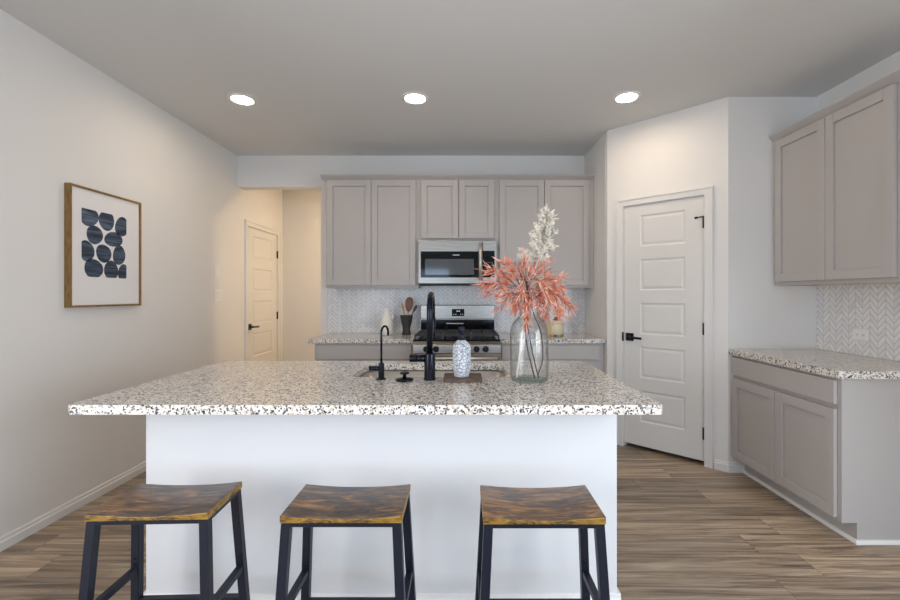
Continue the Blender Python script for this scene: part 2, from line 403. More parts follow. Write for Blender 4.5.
# ---------------------------------------------------------------- recessed ceiling lights
for lx, ly, nm in ((-1.625, 3.17, 'left, towards the framed picture'), (-.345, 3.15, 'middle, in front of the cooker wall'), (1.205, 3.135, 'right, in front of the pantry door')):
    t = thing('ceiling_light', 'round recessed ceiling light shining at ' + nm, 'ceiling light', (lx, ly, H), 0, 'recessed ceiling lights')
    mb = MB(); mb.lathe([(.0715, -.001), (.073, -.006), (.078, -.009), (.094, -.006), (.098, -.0005)], n=40); mb.build('trim_ring', 'plastic_white', t)
    mb = MB(); mb.lathe([(0, -.003), (.0705, -.003), (.0705, -.001), (0, -.001)], n=40); mb.build('lens', 'lamp', t)
for lx, ly, nm in ((-1.2, .1, 'left side of the seating area'), (1.2, .1, 'right side of the seating area'), (-1.2, -1.9, 'left rear of the seating area'), (1.2, -1.9, 'right rear of the seating area')):  # out-of-view lamps added to fill the room with light
    t = thing('ceiling_light', 'added round recessed fill light, unseen, over the ' + nm, 'ceiling light', (lx, ly, H), 0, 'recessed ceiling lights')
    mb = MB(); mb.lathe([(.0715, -.001), (.073, -.006), (.078, -.009), (.094, -.006), (.098, -.0005)], n=40); mb.build('trim_ring', 'plastic_white', t)
    mb = MB(); mb.lathe([(0, -.003), (.0705, -.003), (.0705, -.001), (0, -.001)], n=40); mb.build('lens', 'lamp_fill', t)
t = thing('hall_ceiling_light', 'round ceiling light of the side hall behind the cooker wall', 'ceiling light', (-.75, 5.0, H))
mb = MB(); mb.lathe([(.0715, -.001), (.073, -.006), (.078, -.009), (.094, -.006), (.098, -.0005)], n=32); mb.build('trim_ring', 'plastic_white', t)
mb = MB(); mb.lathe([(0, -.003), (.0705, -.003), (.0705, -.001), (0, -.001)], n=32)
M['lamp_hall'] = m_emit('hall_lamp_lens', (1,.73,.45), 165); mb.build('lens', 'lamp_hall', t)

# ---------------------------------------------------------------- tiled splashbacks
bs = B('wall_tile_back', 'tile', None, (-1.40, XA-.001, YB-.008, YB-.0005, .901, 1.40)); struct(bs)
bs = B('wall_tile_right', 'tile', None, (XR-.008, XR-.0005, 2.215, YA-.001, .901, 1.40)); struct(bs)

# ================================================================ cabinets
def shaker(name, root, x0, x1, z0, z1, yf, t=.02, fw=.058):
    mb = MB()
    mb.box(x0, x0+fw, yf, yf+t, z0, z1); mb.box(x1-fw, x1, yf, yf+t, z0, z1)
    mb.box(x0+fw, x1-fw, yf, yf+t, z0, z0+fw); mb.box(x0+fw, x1-fw, yf, yf+t, z1-fw, z1)
    mb.box(x0+fw, x1-fw, yf+.012, yf+t, z0+fw, z1-fw)
    return mb.build(name, 'cab', root, .0015, 1)
def slab(name, root, x0, x1, z0, z1, yf, t=.02): return B(name, 'cab', root, (x0, x1, yf, yf+t, z0, z1), bevel=.003)
def upper(label, loc, rz, wdt, dep, z0, z1, doors, group, dz0=None, dz1=None, birch=False):
    r = thing('wall_cabinet', label, 'cabinet', loc, rz, group)
    B('carcass', 'cab', r, (0, wdt, -dep, -.001, z0+.012, z1), (0, wdt, -dep, -dep+.02, z0, z0+.012), (0, .018, -dep+.02, -.001, z0, z0+.012), (wdt-.018, wdt, -dep+.02, -.001, z0, z0+.012))
    B('underside', 'cab_inside', r, (.019, wdt-.019, -dep+.021, -.002, z0+.004, z0+.0119), label='pale birch underside') if birch else None
    for a, b in doors: shaker('door', r, a, b, dz0, dz1, -dep-.021)
    return r
dep = .307; UB = 1.36; UT = 2.425
gU = 'grey wall cabinets'
x0 = -1.315
upper('grey two-door wall cabinet left of the microwave', (x0, YB, 0), 0, .892, dep, UB, UT, [(.011, .4365), (.4405, .867)], gU, 1.386, 2.40)
upper('short grey two-door wall cabinet directly above the microwave', (-.422, YB, 0), 0, .756, dep, 1.815, UT, [(.026, .386), (.392, .731)], gU, 1.838, 2.40)
upper('grey two-door wall cabinet behind the white plume, right of the microwave', (.335, YB, 0), 0, .938, dep, UB, UT, [(.026, .455), (.460, .890)], gU, 1.386, 2.40)
upper('grey two-door wall cabinet high on the right side wall', (XR, YA-.002, 0), -PI/2, .902, .312, UB, UT, [(.028, .455), (.459, .884)], gU, 1.386, 2.40, birch=True)
def crown(name, label, loc, rz, wdt, dep, ends):
    mb = MB(); y = -dep
    pr = [(y+.004, 2.4255), (y-.0005, 2.4255), (y-.0005, 2.4035), (y-.006, 2.4035), (y-.009, 2.409), (y-.042, 2.440), (y-.042, 2.447), (y+.004, 2.447)]
    a, b = ends
    mb.prism(pr, 'x', -a, wdt+b)
    mb.box(0, wdt, y+.004, -.002, 2.4255, 2.44)
    if a: mb.box(-a, 0, y+.004, -.002, 2.43, 2.447); mb.box(-a*.5, -.0005, y+.004, -.002, 2.405, 2.43)
    if b: mb.box(wdt, wdt+b, y+.004, -.002, 2.43, 2.447); mb.box(wdt+.0005, wdt+b*.5, y+.004, -.002, 2.405, 2.43)
    o = mb.build(name, 'cab'); o.location = loc; o.rotation_euler = (0,0,rz); return tag(o, label, 'moulding')
crown('crown_moulding', 'long grey crown moulding along the top of the back wall cabinets', (x0, YB, 0), 0, 2.588, dep, (.041, 0))
crown('crown_moulding', 'grey crown moulding on top of the right side wall cabinet', (XR, YA-.002, 0), -PI/2, .902, .312, (0, .04))

def base_cab(label, loc, rz, wdt, dep, drawer, doors, kick_end=False):
    r = thing('base_cabinet', label, 'cabinet', loc, rz, 'grey base cabinets')
    mb = MB(); mb.box(0, wdt, -dep, -.001, .106, .86); mb.box(0, wdt, -dep+.085, -.001, 0, .106)
    mb.build('carcass', 'cab', r)
    B('toe_kick', 'cab', r, (0, wdt, -dep+.079, -dep+.0845, .001, .105))
    slab('drawer_front', r, *drawer, -dep-.021)
    for a, b, c, d in doors: shaker('door', r, a, b, c, d, -dep-.021)
    mb = MB(); q = -dep+.079
    mb.prism([(q, 0), (q-.014, 0), (q-.013, .009), (q-.008, .016), (q, .019)], 'x', 0, wdt)
    if kick_end: mb.prism([(wdt, 0), (wdt+.014, 0), (wdt+.013, .009), (wdt+.008, .016), (wdt, .019)], 'y', q-.014, -.002)
    mb.build('shoe_moulding', 'trim', r)['label'] = 'white quarter round at the foot'
    return r
BD = .615
base_cab('grey base cabinet in the left corner beside the cooker, under the dark crock', (-1.32, YB, 0), 0, .89, BD, (.02, .87, .717, .843), [(.02, .443, .125, .693), (.447, .87, .125, .693)])
base_cab('grey base cabinet right of the cooker, behind the glass vase', (.338, YB, 0), 0, XA-.34, BD, (.018, .885, .717, .843), [(.018, .45, .125, .693), (.454, .885, .125, .693)])
base_cab('grey base cabinet against the right side wall by the pantry door', (XR, YA-.001, 0), -PI/2, .9, .618, (.022, .876, .717, .845), [(.022, .447, .125, .693), (.451, .876, .125, .693)], True)

def worktop(name, label, pts, hole=None, z0=.861, z1=.90, bev=.004, parent=None):
    bm = bmesh.new()
    def loop(ps):
        v = [bm.verts.new((x, y, z1)) for x, y in ps]; return [bm.edges.new((v[i], v[(i+1)%len(v)])) for i in range(len(v))]
    e = loop(pts)
    if hole: e += loop(hole)
    bmesh.ops.triangle_fill(bm, use_beauty=True, use_dissolve=False, edges=e)
    r = bmesh.ops.extrude_face_region(bm, geom=bm.faces[:])
    for v in r['geom']:
        if isinstance(v, bmesh.types.BMVert): v.co.z = z0
    mb = MB(); mb.bm.free(); mb.bm = bm
    o = mb.build(name, 'granite', parent, bev, 2)
    return tag(o, label, 'worktop')
worktop('worktop', 'speckled granite worktop on the back wall left of the cooker', [(-1.37, 3.81), (-.432, 3.81), (-.432, YB-.009), (-1.405, YB-.009), (-1.405, YB-.001), (-1.44, YB-.001), (-1.44, 3.9), (-1.37, 3.82)][:3] + [(-1.37, YB-.009)])
worktop('worktop', 'speckled granite worktop right of the cooker, in the alcove', [(.341, 3.81), (XA-.002, 3.81), (XA-.002, YB-.009), (.341, YB-.009)])
def rr(x0, x1, y0, y1, r, n=6, corners=(1,1,1,1)):
    out = []
    for (cx, cy, a0), on in zip(((x0+r, y0+r, PI), (x1-r, y0+r, 1.5*PI), (x1-r, y1-r, 0), (x0+r, y1-r, .5*PI)), corners):
        if on: out += [(cx+r*math.cos(a0+k/n*PI/2), cy+r*math.sin(a0+k/n*PI/2)) for k in range(n+1)]
        else: out.append((x0 if cx < (x0+x1)/2 else x1, y0 if cy < (y0+y1)/2 else y1))
    return out
worktop('worktop', 'speckled granite worktop against the right side wall', rr(1.944, XR-.009, 2.2, YA-.003, .02, 5, (1,0,0,0)))

# ================================================================ kitchen island
IX0, IX1, IY0, IY1 = -1.415, .721, 1.528, 2.556
PX0, PX1, PY = -1.290, .632, 1.745
hole = rr(-.535, .226, 2.05, 2.44, .07, 7)[::-1]
isl = worktop('island_worktop', 'long speckled granite worktop of the kitchen island with the sink cutout', rr(IX0, IX1, IY0, IY1, .02, 5), hole, .8655)
r = thing('kitchen_island', 'white plastered kitchen island behind the three stools', 'kitchen island', ((PX0+PX1)/2, PY, 0))
ox, oy = (PX0+PX1)/2, PY
hw = (PX1-PX0)/2
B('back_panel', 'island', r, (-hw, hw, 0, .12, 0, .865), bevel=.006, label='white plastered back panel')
mb = MB(); profile(mb, [(-hw-.012, hw+.012, -.0005)], .08, .014)
mb.box(hw+.0005, hw+.013, -.0005, .12, 0, .078); mb.box(-hw-.013, -hw-.0005, -.0005, .12, 0, .078)
mb.build('baseboard', 'trim', r)['label'] = 'white baseboard'
mb = MB()
mb.box(-hw+.03, -hw+.05, .121, .74, .1, .86); mb.box(hw-.05, hw-.03, .121, .74, .1, .86); mb.box(-hw+.05, hw-.05, .72, .74, .1, .86); mb.box(-hw+.05, hw-.05, .121, .72, .1, .12); mb.box(-hw+.03, hw-.03, .121, .66, 0, .1)
mb.build('carcass', 'cab', r)
for k in range(4):
    a = -hw+.05+k*.457; slab('drawer_front', r, a, a+.44, .717, .843, .741); shaker('door', r, a, a+.44, .125, .693, .741)

# sink below the cutout
t = thing('kitchen_sink', 'undermount stainless steel sink set in the island worktop', 'sink', (-.1545, 2.245, .86))
mb = MB(); o1 = rr(-.40, .40, -.212, .212, .075, 7); o2 = rr(-.374, .374, -.189, .189, .065, 7); o3 = rr(-.365, .365, -.18, .18, .05, 7); o4 = rr(-.33, .33, -.15, .15, .03, 7)
rings = [[mb.bm.verts.new((x, y, z)) for x, y in ring] for ring, z in ((o1, -.0005), (o2, -.0005), (o3, -.17), (o4, -.2))]
for a, b in zip(rings, rings[1:]):
    for k in range(len(a)): f = mb.bm.faces.new((a[k], a[(k+1)%len(a)], b[(k+1)%len(a)], b[k])); f.smooth = True
mb.bm.faces.new(rings[-1])
o = mb.build('basin', 'sink_steel', t, keep=True); sm = o.modifiers.new('thick', 'SOLIDIFY'); sm.thickness = .002; sm.offset = -1
mb = MB(); mb.lathe([(0, -.199), (.028, -.199), (.032, -.1965), (.045, -.196), (.047, -.1995)], n=24); mb.build('drain', 'chrome', t)

# ---------------------------------------------------------------- taps and things around the sink
WZ = .9005
t = thing('kitchen_faucet', 'tall black gooseneck kitchen faucet standing behind the island sink', 'faucet', (-.15, 1.985, WZ))
mb = MB(); mb.lathe([(0, 0), (.0285, 0), (.0285, .004), (.0262, .006), (.0255, .118), (.0235, .124), (0, .124)], n=28); mb.build('body', 'faucet', t)
mb = MB(); R = .085; top = .311
pts = [(0, 0, .122), (0, 0, top)] + [(0, R-R*math.cos(a), top+R*math.sin(a)) for a in [k*PI/14 for k in range(1, 15)]] + [(0, 2*R, top-.03)]
pts = [(x, y, z if z < top else top+(z-top)*.98) for x, y, z in pts]
mb.tube(pts, .0145, 18); mb.build('spout', 'faucet', t)
mb = MB(); mb.tube([(0, 2*R, top-.03), (0, 2*R, top-.035), (0, 2*R, top-.12), (0, 2*R, top-.135)], [.0145, .017, .017, .0145], 18); mb.build('spray_head', 'faucet', t)
mb = MB(); mb.tube([(-.02, 0, .099), (-.062, 0, .099)], .0168, 20); mb.tube([(-.0625, 0, .099), (-.0645, 0, .099), (-.0915, 0, .099), (-.093, 0, .099)], [.0165, .0176, .0176, .0165], 20); mb.build('handle', 'faucet', t)

t = thing('water_filter_tap', 'slim black water filter tap at the left end of the island sink', 'tap', (-.376, 1.995, WZ))
mb = MB(); mb.lathe([(0, 0), (.0215, 0), (.0215, .004), (.0135, .006), (.0135, .072), (.0115, .076), (0, .076)], n=24); mb.build('body', 'faucet', t)
mb = MB(); R = .03; dx, dy = .36, .933; top = .215
pts = [(0, 0, .074), (0, 0, top)] + [((R-R*math.cos(a))*dx, (R-R*math.cos(a))*dy, top+R*math.sin(a)) for a in [k*PI/10 for k in range(1, 11)]] + [(2*R*dx, 2*R*dy, top-.018)]
mb.tube(pts, .0052, 12); mb.build('spout', 'faucet', t)
mb = MB(); mb.tube([(-.012, 0, .051), (-.056, 0, .051)], .0105, 14); mb.build('handle', 'faucet', t)

t = thing('sink_stopper', 'black round sink stopper with a knob lying between the two taps', 'stopper', (-.264, 1.965, WZ))
mb = MB(); mb.lathe([(0, 0), (.036, 0), (.042, .004), (.040, .009), (.02, .013), (0, .014)], n=28); mb.build('disc', 'faucet', t)
mb = MB(); mb.lathe([(0, .0135), (.0085, .0135), (.0075, .026), (.010, .029), (.021, .031), (.022, .036), (.018, .039), (0, .04)], n=22); mb.build('knob', 'faucet', t)

tr = MB()
tr.box(-.088, .088, -.075, .075, 0, .012); tr.box(-.088, .088, -.075, -.069, .012, .015); tr.box(-.088, .088, .069, .075, .012, .015); tr.box(-.088, -.082, -.069, .069, .012, .015); tr.box(.082, .088, -.069, .069, .012, .015)
o = tr.build('wooden_tray', 'walnut', None, .002); o.location = (.003, 1.995, WZ); tag(o, 'small dark wooden tray under the soap bottle on the island', 'tray')
t = thing('soap_dispenser', 'white patterned soap bottle with a black pump on the wooden tray', 'soap bottle', (-.002, 2.0, WZ+.0125))
mb = MB(); mb.lathe([(0, 0), (.033, 0), (.036, .004), (.0445, .04), (.0445, .135), (.042, .146), (.021, .168), (.0165, .17), (0, .17)], n=8, flat=True)
o = mb.build('bottle', 'bottle', t, .002); o.rotation_euler = (0,0,PI/8)
mb = MB(); mb.lathe([(0, .1705), (.0155, .1705), (.0155, .196), (.010, .198), (.009, .205), (.0155, .206), (.0155, .226), (.013, .229), (0, .229)], n=22); mb.tube([(0, 0, .217), (0, .045, .217), (0, .052, .211)], .0055, 10); mb.build('pump', 'matte_black', t)

# ---------------------------------------------------------------- glass vase with branches
VX, VY = .309, 1.972
mb = MB()
prof_o = [(0, 0), (.078, 0), (.085, .004), (.087, .012), (.0875, .15), (.0875, .21), (.085, .235), (.078, .258), (.066, .275), (.053, .287), (.045, .298), (.042, .312), (.042, .325), (.046, .333), (.047, .336)]
prof_i = [(.0445, .336), (.0398, .325), (.0398, .312), (.0428, .2975), (.051, .2855), (.064, .273), (.0758, .2565), (.0827, .2345), (.0852, .21), (.0852, .15), (.0845, .014), (.08, .009), (0, .008)]
mb.lathe(prof_o + prof_i, n=48)
for f in mb.bm.faces:
    if f.calc_center_median().z < .011: f.material_index = 1
o = mb.build('glass_vase', ['glass', 'glass_base']); o.location = (VX, VY, WZ); tag(o, 'large clear glass bottle vase on the right of the island', 'vase')

def spline(P, n):
    P = [Vector(p) for p in P]; out = []; Q = [P[0]*2-P[1]] + P + [P[-1]*2-P[-2]]
    for i in range(1, len(Q)-2):
        a, b, c, d = Q[i-1:i+3]
        for k in range(n):
            t_ = k/n; out.append(.5*((2*b) + (c-a)*t_ + (2*a-5*b+4*c-d)*t_*t_ + (3*b-a-3*c+d)*t_**3))
    out.append(P[-1]); return out
def leaf(mb, p, d, L, W, droop, nrm, mi=0):
    d = d.normalized(); side = d.cross(nrm)
    if side.length < 1e-3: side = d.cross(Vector((1,0,0)))
    side.normalize(); prev = None; n = 4
    for k in range(n+1):
        s_ = k/n; wdt = W*(math.sin(PI*min(1, s_*.93+.07))**.8); c = p + d*L*s_ + Vector((0,0,-droop*L*s_*s_)) + nrm*(L*.22*s_*s_)
        cur = (mb.bm.verts.new(c+side*wdt/2), mb.bm.verts.new(c-side*wdt/2)) if k < n else (mb.bm.verts.new(c),)
        if prev:
            f = mb.bm.faces.new((prev[0], prev[1], cur[1], cur[0])) if k < n else mb.bm.faces.new((prev[0], prev[1], cur[0]))
            f.smooth = True; f.material_index = mi
        prev = cur
def rv(): 
    while True:
        v = Vector((random.uniform(-1,1), random.uniform(-1,1), random.uniform(-1,1)))
        if .1 < v.length < 1: return v.normalized()
def branch(name, label, main, twigs, stem_m, leaf_m, L, W, dens, rad=.003, start=.3):
    t = thing(name, label, 'branch', (VX, VY, WZ), 0, 'branches in the glass vase')
    st = MB(); ms = spline(main, 8); st.tube(ms, [rad*(1-.5*i/len(ms)) for i in range(len(ms))], 8)
    lf = MB()
    def dress(pts, dens_, start):
        tot = len(pts)
        for i in range(int(tot*start), tot-1):
            a, b = pts[i], pts[i+1]; tn = (b-a).normalized(); k = max(1, int((b-a).length*dens_+random.random()))
            for _ in range(k):
                p = a.lerp(b, random.random()); sd = rv(); sd = (sd - tn*sd.dot(tn)).normalized()
                d = tn*random.uniform(.55, 1.1) + sd*random.uniform(.35, .8)
                leaf(lf, p, d, L*random.uniform(.65, 1.2), W*random.uniform(.7, 1.2), random.uniform(-.25, .4), rv())
        leaf(lf, pts[-1], (pts[-1]-pts[-2]), L, W, .1, rv())
    for tw in twigs:
        ps = spline(tw, 7); st.tube(ps, [rad*.55*(1-.7*i/len(ps)) for i in range(len(ps))], 6); dress(ps, dens, start)
    st.build('stem', stem_m, t); o = lf.build('leaves', leaf_m, t, keep=True); return t
# twig = start on the stem, two way points, tip (metres from the foot of the vase)
def tws(c, lst):
    out = []
    for (x, y, z) in lst:
        c_ = Vector(c) + Vector((0,0,random.uniform(-.035,.035))); e = Vector((x, y, z)); m = c_.lerp(e, .5); m.z = max(c_.z, e.z) + random.uniform(.0, .04) if e.z < c_.z+.05 else m.z + .025
        out.append([c_, m, e])
    return out
branch('coral_branch', 'coral leafy branch fanning out to the left over the cooker', [(.02,-.03,.016), (-.01,-.01,.15), (-.022,0,.28), (-.02,0,.36), (-.03,0,.42)],
       tws((-.024,0,.41), [(-.20,-.02,.50), (-.17,.08,.52), (-.215,-.04,.44), (-.19,.06,.40), (-.15,-.1,.38), (-.13,.02,.34), (-.09,-.06,.35), (-.11,.09,.45), (-.12,-.08,.53), (-.06,.03,.33), (-.07,-.05,.50)]), 'stem', 'coral', .054, .0058, 320)
branch('coral_branch', 'coral leafy branch drooping to the right of the vase mouth', [(.045,.03,.016), (.066,.02,.10), (.055,.01,.22), (.022,.0,.30), (.01,0,.37), (.02,0,.42)],
       tws((.018,0,.40), [(.14,-.03,.43), (.17,.05,.38), (.185,-.05,.335), (.15,.08,.30), (.13,-.08,.32), (.10,.03,.30), (.155,-.02,.36), (.08,-.08,.36), (.11,.1,.42), (.13,0,.47), (.07,.05,.30)]), 'stem', 'coral', .054, .0058, 320)
branch('coral_branch', 'upright coral leafy branch in the middle of the bunch', [(.035,-.045,.016), (.01,-.02,.14), (-.012,-.012,.28), (-.004,-.01,.38), (-.02,0,.46), (-.03,.0,.52)],
       tws((-.012,-.01,.42), [(-.03,-.04,.56), (.03,.04,.55), (.07,-.05,.54), (.09,.05,.50), (-.07,.05,.55), (-.01,-.1,.47), (.05,-.1,.44), (-.05,-.1,.40), (-.02,.1,.48), (-.02,-.055,.31), (.03,-.06,.33), (-.05,-.05,.34), (.005,-.06,.36), (-.018,-.012,.27), (-.005,.01,.25)]), 'stem', 'coral', .052, .0060, 230)
pl = [(.0,-.01,.40), (.03,-.01,.53), (.055,0,.64), (.078,0,.735)]
random.seed(11)
ptw = []
ps = spline([(.0,.02,.36), (.025,.02,.50), (.072,.02,.62), (.090,.02,.70), (.084,.02,.755)], 6)
for i, p in enumerate(ps[8:]):
    for _ in range(5):
        k = 1-i/(len(ps)-7); e = p + Vector((random.uniform(-.066,.05)*(.3+k), random.uniform(-.05,.05)*(.3+k), random.uniform(.01,.05)))
        ptw.append([p, p.lerp(e,.5)+Vector((0,0,.004)), e])
branch('white_plume_branch', 'bleached white leafy plume rising above the coral branches', [(-.06,-.02,.016), (-.04,0,.16), (-.02,.018,.28)] + [tuple(p) for p in ps[::3]], ptw, 'stem_white', 'plume', .021, .0075, 620, .0035, .1)

# ================================================================ cooker, microwave
cx = -.0455; hw = .378
t = thing('gas_range', 'stainless steel gas range between the back base cabinets', 'cooker', (cx, YB-.012, 0))
F = -.775                                               # front face, local y
B('body', 'steel', t, (-hw, hw, F+.025, -.06, .08, .865), (-hw, hw, -.085, -.004, .865, 1.045), (-hw+.02, hw-.02, F+.06, -.06, .0, .08))
B('cooktop', 'black_glass', t, (-hw, hw, F+.055, -.0855, .866, .905), bevel=.004, label='black gas cooktop')
mb = MB(); mb.prism([(F+.0, .79), (F+.006, .865), (F+.054, .892), (F+.054, .79)], 'x', -hw, hw); cp = mb.build('control_panel', 'steel', t, .003)
for kx in (-.262, -.178, .170, .248):
    mb = MB(); mb.tube([(kx, F+.002, .828), (kx, F-.008, .828), (kx, F-.009, .828), (kx, F-.032, .829)], [.027, .026, .022, .019], 20); mb.bar((kx, F-.034, .811), (kx, F-.034, .846), .008)
    mb.build('knob', 'matte_black', t)['label'] = 'black control knob'
g = B('oven_door', 'steel', t, (-hw, hw, F, F+.024, .245, .785), bevel=.004)
B('window', 'black_glass', g, (-.26, .26, F-.0015, F-.0002, .36, .64))
mb = MB(); mb.tube([(-.345, F-.05, .755), (.345, F-.05, .755)], .0135, 16)
for sx in (-.32, .32): mb.bar((sx, F-.05, .755), (sx, F-.0002, .755), .018)
mb.build('handle', 'handle_steel', g)
B('storage_drawer', 'steel', t, (-hw, hw, F, F+.024, .085, .238), bevel=.004)
bg = B('backguard', 'steel', t, (-hw, hw, -.095, -.004, 1.046, 1.19), bevel=.006)
dp = B('display', 'black_glass', bg, (-.058, .068, -.0985, -.0953, 1.078, 1.15))
for dx in (-.010, .002, .016): B('clock_digit', 'clock', bg, (dx, dx+.006, -.0992, -.0986, 1.124, 1.133))
for dx in (-.043, -.02, .028, .05): B('touch_key', 'clock', bg, (dx, dx+.006, -.0992, -.0986, 1.094, 1.099))
B('vent_band', 'black_glass', t, (-hw+.004, hw-.004, -.0885, -.0855, .935, 1.04))
B('vent_trim', 'steel', t, (-.115, .06, -.0915, -.0886, .998, 1.008))
for gx in (-.247, 0, .247):
    mb = MB(); a, b = gx-.118, gx+.118; y0, y1 = F+.085, -.11
    for p, q in (((a,y0),(b,y0)), ((a,y1),(b,y1)), ((a,y0),(a,y1)), ((b,y0),(b,y1)), ((gx,y0),(gx,y1)), ((a,(y0+y1)/2),(b,(y0+y1)/2)), ((a,y0+.14),(b,y0+.14)), ((a,y1-.14),(b,y1-.14))):
        mb.bar((*p, .938), (*q, .938), .011, .014)
    for p in ((a,y0),(b,y0),(a,y1),(b,y1)): mb.bar((*p, .906), (*p, .934), .012)
    mb.build('grate', 'iron', t)['label'] = 'black cast iron grate'
for bx, by in ((-.247, F+.22), (-.247, -.24), (0, (F-.1)/2), (.247, F+.22), (.247, -.24)):
    mb = MB(); mb.lathe([(0, .9055), (.048, .9055), (.046, .914), (.034, .915), (.033, .923), (0, .925)], (bx, by, 0), 24); mb.build('burner', 'iron', t)

t = thing('microwave', 'over-the-range stainless steel microwave under the short cabinet', 'microwave', (-.0435, YB-.001, 0))
mw = .3745; F = -.378; z0, z1 = 1.40, 1.812
B('body', 'dark', t, (-mw, mw, F+.03, -.002, z0-.012, z1))
B('bottom_vent', 'matte_black', t, (-mw+.01, mw-.01, F+.005, F+.029, z0-.012, z0-.001))
split = .237
g = B('door', 'steel', t, (-mw, split-.002, F, F+.029, z0, z1), bevel=.004)
B('black_surround', 'black_glass', g, (-mw+.024, split-.035, F-.002, F-.0003, z0+.058, z1-.105))
B('window', 'window_glass', g, (-mw+.066, split-.082, F-.0032, F-.0021, z0+.085, z1-.178), label='dark door window')
mb = MB(); mb.box(-.045, .018, F-.0028, F-.0021, z1-.143, z1-.136); mb.build('name_mark', 'plastic_white', g)['label'] = 'small pale illegible name mark'
mb = MB(); hx = split-.022
mb.tube([(hx, F-.04, z0+.035), (hx, F-.04, z1-.03)], .0135, 16)
for z in (z0+.06, z1-.06): mb.bar((hx, F-.04, z), (hx, F-.0002, z), .016)
mb.build('handle', 'handle_steel', g)
g = B('control_panel', 'steel', t, (split, mw, F, F+.029, z0, z1), bevel=.004)
o = B('keypad', 'black_glass', g, (split+.002, mw-.022, F-.002, F-.0003, z0+.06, z1-.1))
M['key'] = mat('key_print', (.16,.17,.19), .4)
for i in range(3):
    for j in range(5): B('key', 'key', g, (split+.022+i*.028, split+.038+i*.028, F-.0026, F-.0021, z0+.085+j*.028, z0+.092+j*.028))

# ================================================================ things on the back worktops
mb = MB(); mb.lathe([(0, 0), (.05, 0), (.055, .006), (.060, .06), (.060, .12), (.054, .15), (.036, .19), (.027, .212), (.0255, .238), (.029, .255), (.024, .257), (.022, .24), (0, .23)], n=28)
mb.tube(spline([(.026, 0, .225), (.05, 0, .215), (.062, 0, .18), (.056, 0, .15)], 6), .007, 10)
o = mb.build('ceramic_pitcher', 'ceramic'); o.location = (-.742, 4.2, WZ); tag(o, 'white ceramic pitcher on the back worktop left of the dark crock', 'pitcher')
mb = MB(); mb.lathe([(0, 0), (.043, 0), (.045, .005), (.040, .03), (.037, .055), (.042, .085), (.054, .13), (.0625, .185), (.064, .192), (.059, .192), (.057, .183), (.048, .13), (.036, .088), (.03, .06), (0, .055)], n=32)
o = mb.build('utensil_crock', 'crock'); UX, UY = -.549, 4.23; o.location = (UX, UY, WZ); tag(o, 'charcoal goblet-shaped crock holding utensils beside the cooker', 'crock')
def utensil(name, label, foot, tip, m, head, mh=None):
    t = thing(name, label, 'kitchen utensil', (UX, UY, WZ), 0, 'wooden kitchen utensils in the crock')
    f = Vector(foot); e = Vector(tip); d = (e-f).normalized(); L = (e-f).length
    mb = MB(); mb.tube([f, f+d*L*.6], [.006, .0055], 10); mb.build('handle', m, t)
    mb = MB(); sd = d.cross(Vector((0,1,0))).normalized(); nn = sd.cross(d); hl, hwid = head
    n = 12; c = f+d*(L*.6+hl/2-.004)
    rings = []
    for lay, sc in ((-.004, .8), (-.001, 1), (.003, 1), (.004, .75)):
        rings.append([mb.bm.verts.new(c + d*math.cos(2*PI*k/n)*hl/2*sc + sd*math.sin(2*PI*k/n)*hwid/2*sc*(1+.22*math.cos(2*PI*k/n)) + nn*lay) for k in range(n)])
    for a, b in zip(rings, rings[1:]):
        for k in range(n): mb.bm.faces.new((a[k], a[(k+1)%n], b[(k+1)%n], b[k])).smooth = True
    mb.bm.faces.new(rings[0][::-1]); mb.bm.faces.new(rings[-1]); mb.build('head', mh or m, t)
utensil('wooden_spoon', 'broad dark brown wooden spoon, the middle one in the crock', (.0,.0,.075), (.028,.012,.33), 'wood_light', (.15, .08), 'wood_brown')
utensil('wooden_spatula', 'narrow light wooden utensil leaning left in the crock', (.005,-.005,.072), (-.047,-.01,.335), 'wood_light', (.09, .024))
utensil('black_spatula', 'slim dark utensil leaning right out of the crock', (-.012,.02,.074), (.112,.028,.315), 'stem', (.085, .026))

t = thing('cream_canister', 'small cream lidded canister on the back worktop right of the vase', 'canister', (.905, 4.13, WZ))
mb = MB(); mb.lathe([(0, .012), (.066, .012), (.07, .016), (.071, .115), (.068, .12), (0, .12)], n=30); mb.build('pot', 'cream', t)
mb = MB(); mb.lathe([(0, .1205), (.076, .1205), (.078, .126), (.076, .133), (.058, .145), (.02, .150), (0, .150)], n=30); mb.build('lid', 'cream', t)
mb = MB(); mb.lathe([(0, .1505), (.03, .1505), (.03, .156), (.014, .16), (.014, .168), (.018, .176), (0, .182)], n=18); mb.build('knob', 'stem', t)['label'] = 'dark brown knob'
B('side_strap', 'brass', t, (-.079, -.0715, -.012, .012, .012, .118), label='brass side strap')
for fx, fy in ((-.05, -.045), (.05, -.04), (0, .055)):
    mb = MB(); mb.lathe([(0, 0), (.018, 0), (.02, .006), (.014, .0118), (0, .0118)], (fx, fy, 0), 16); mb.build('foot', 'brass', t)['label'] = 'brass foot'

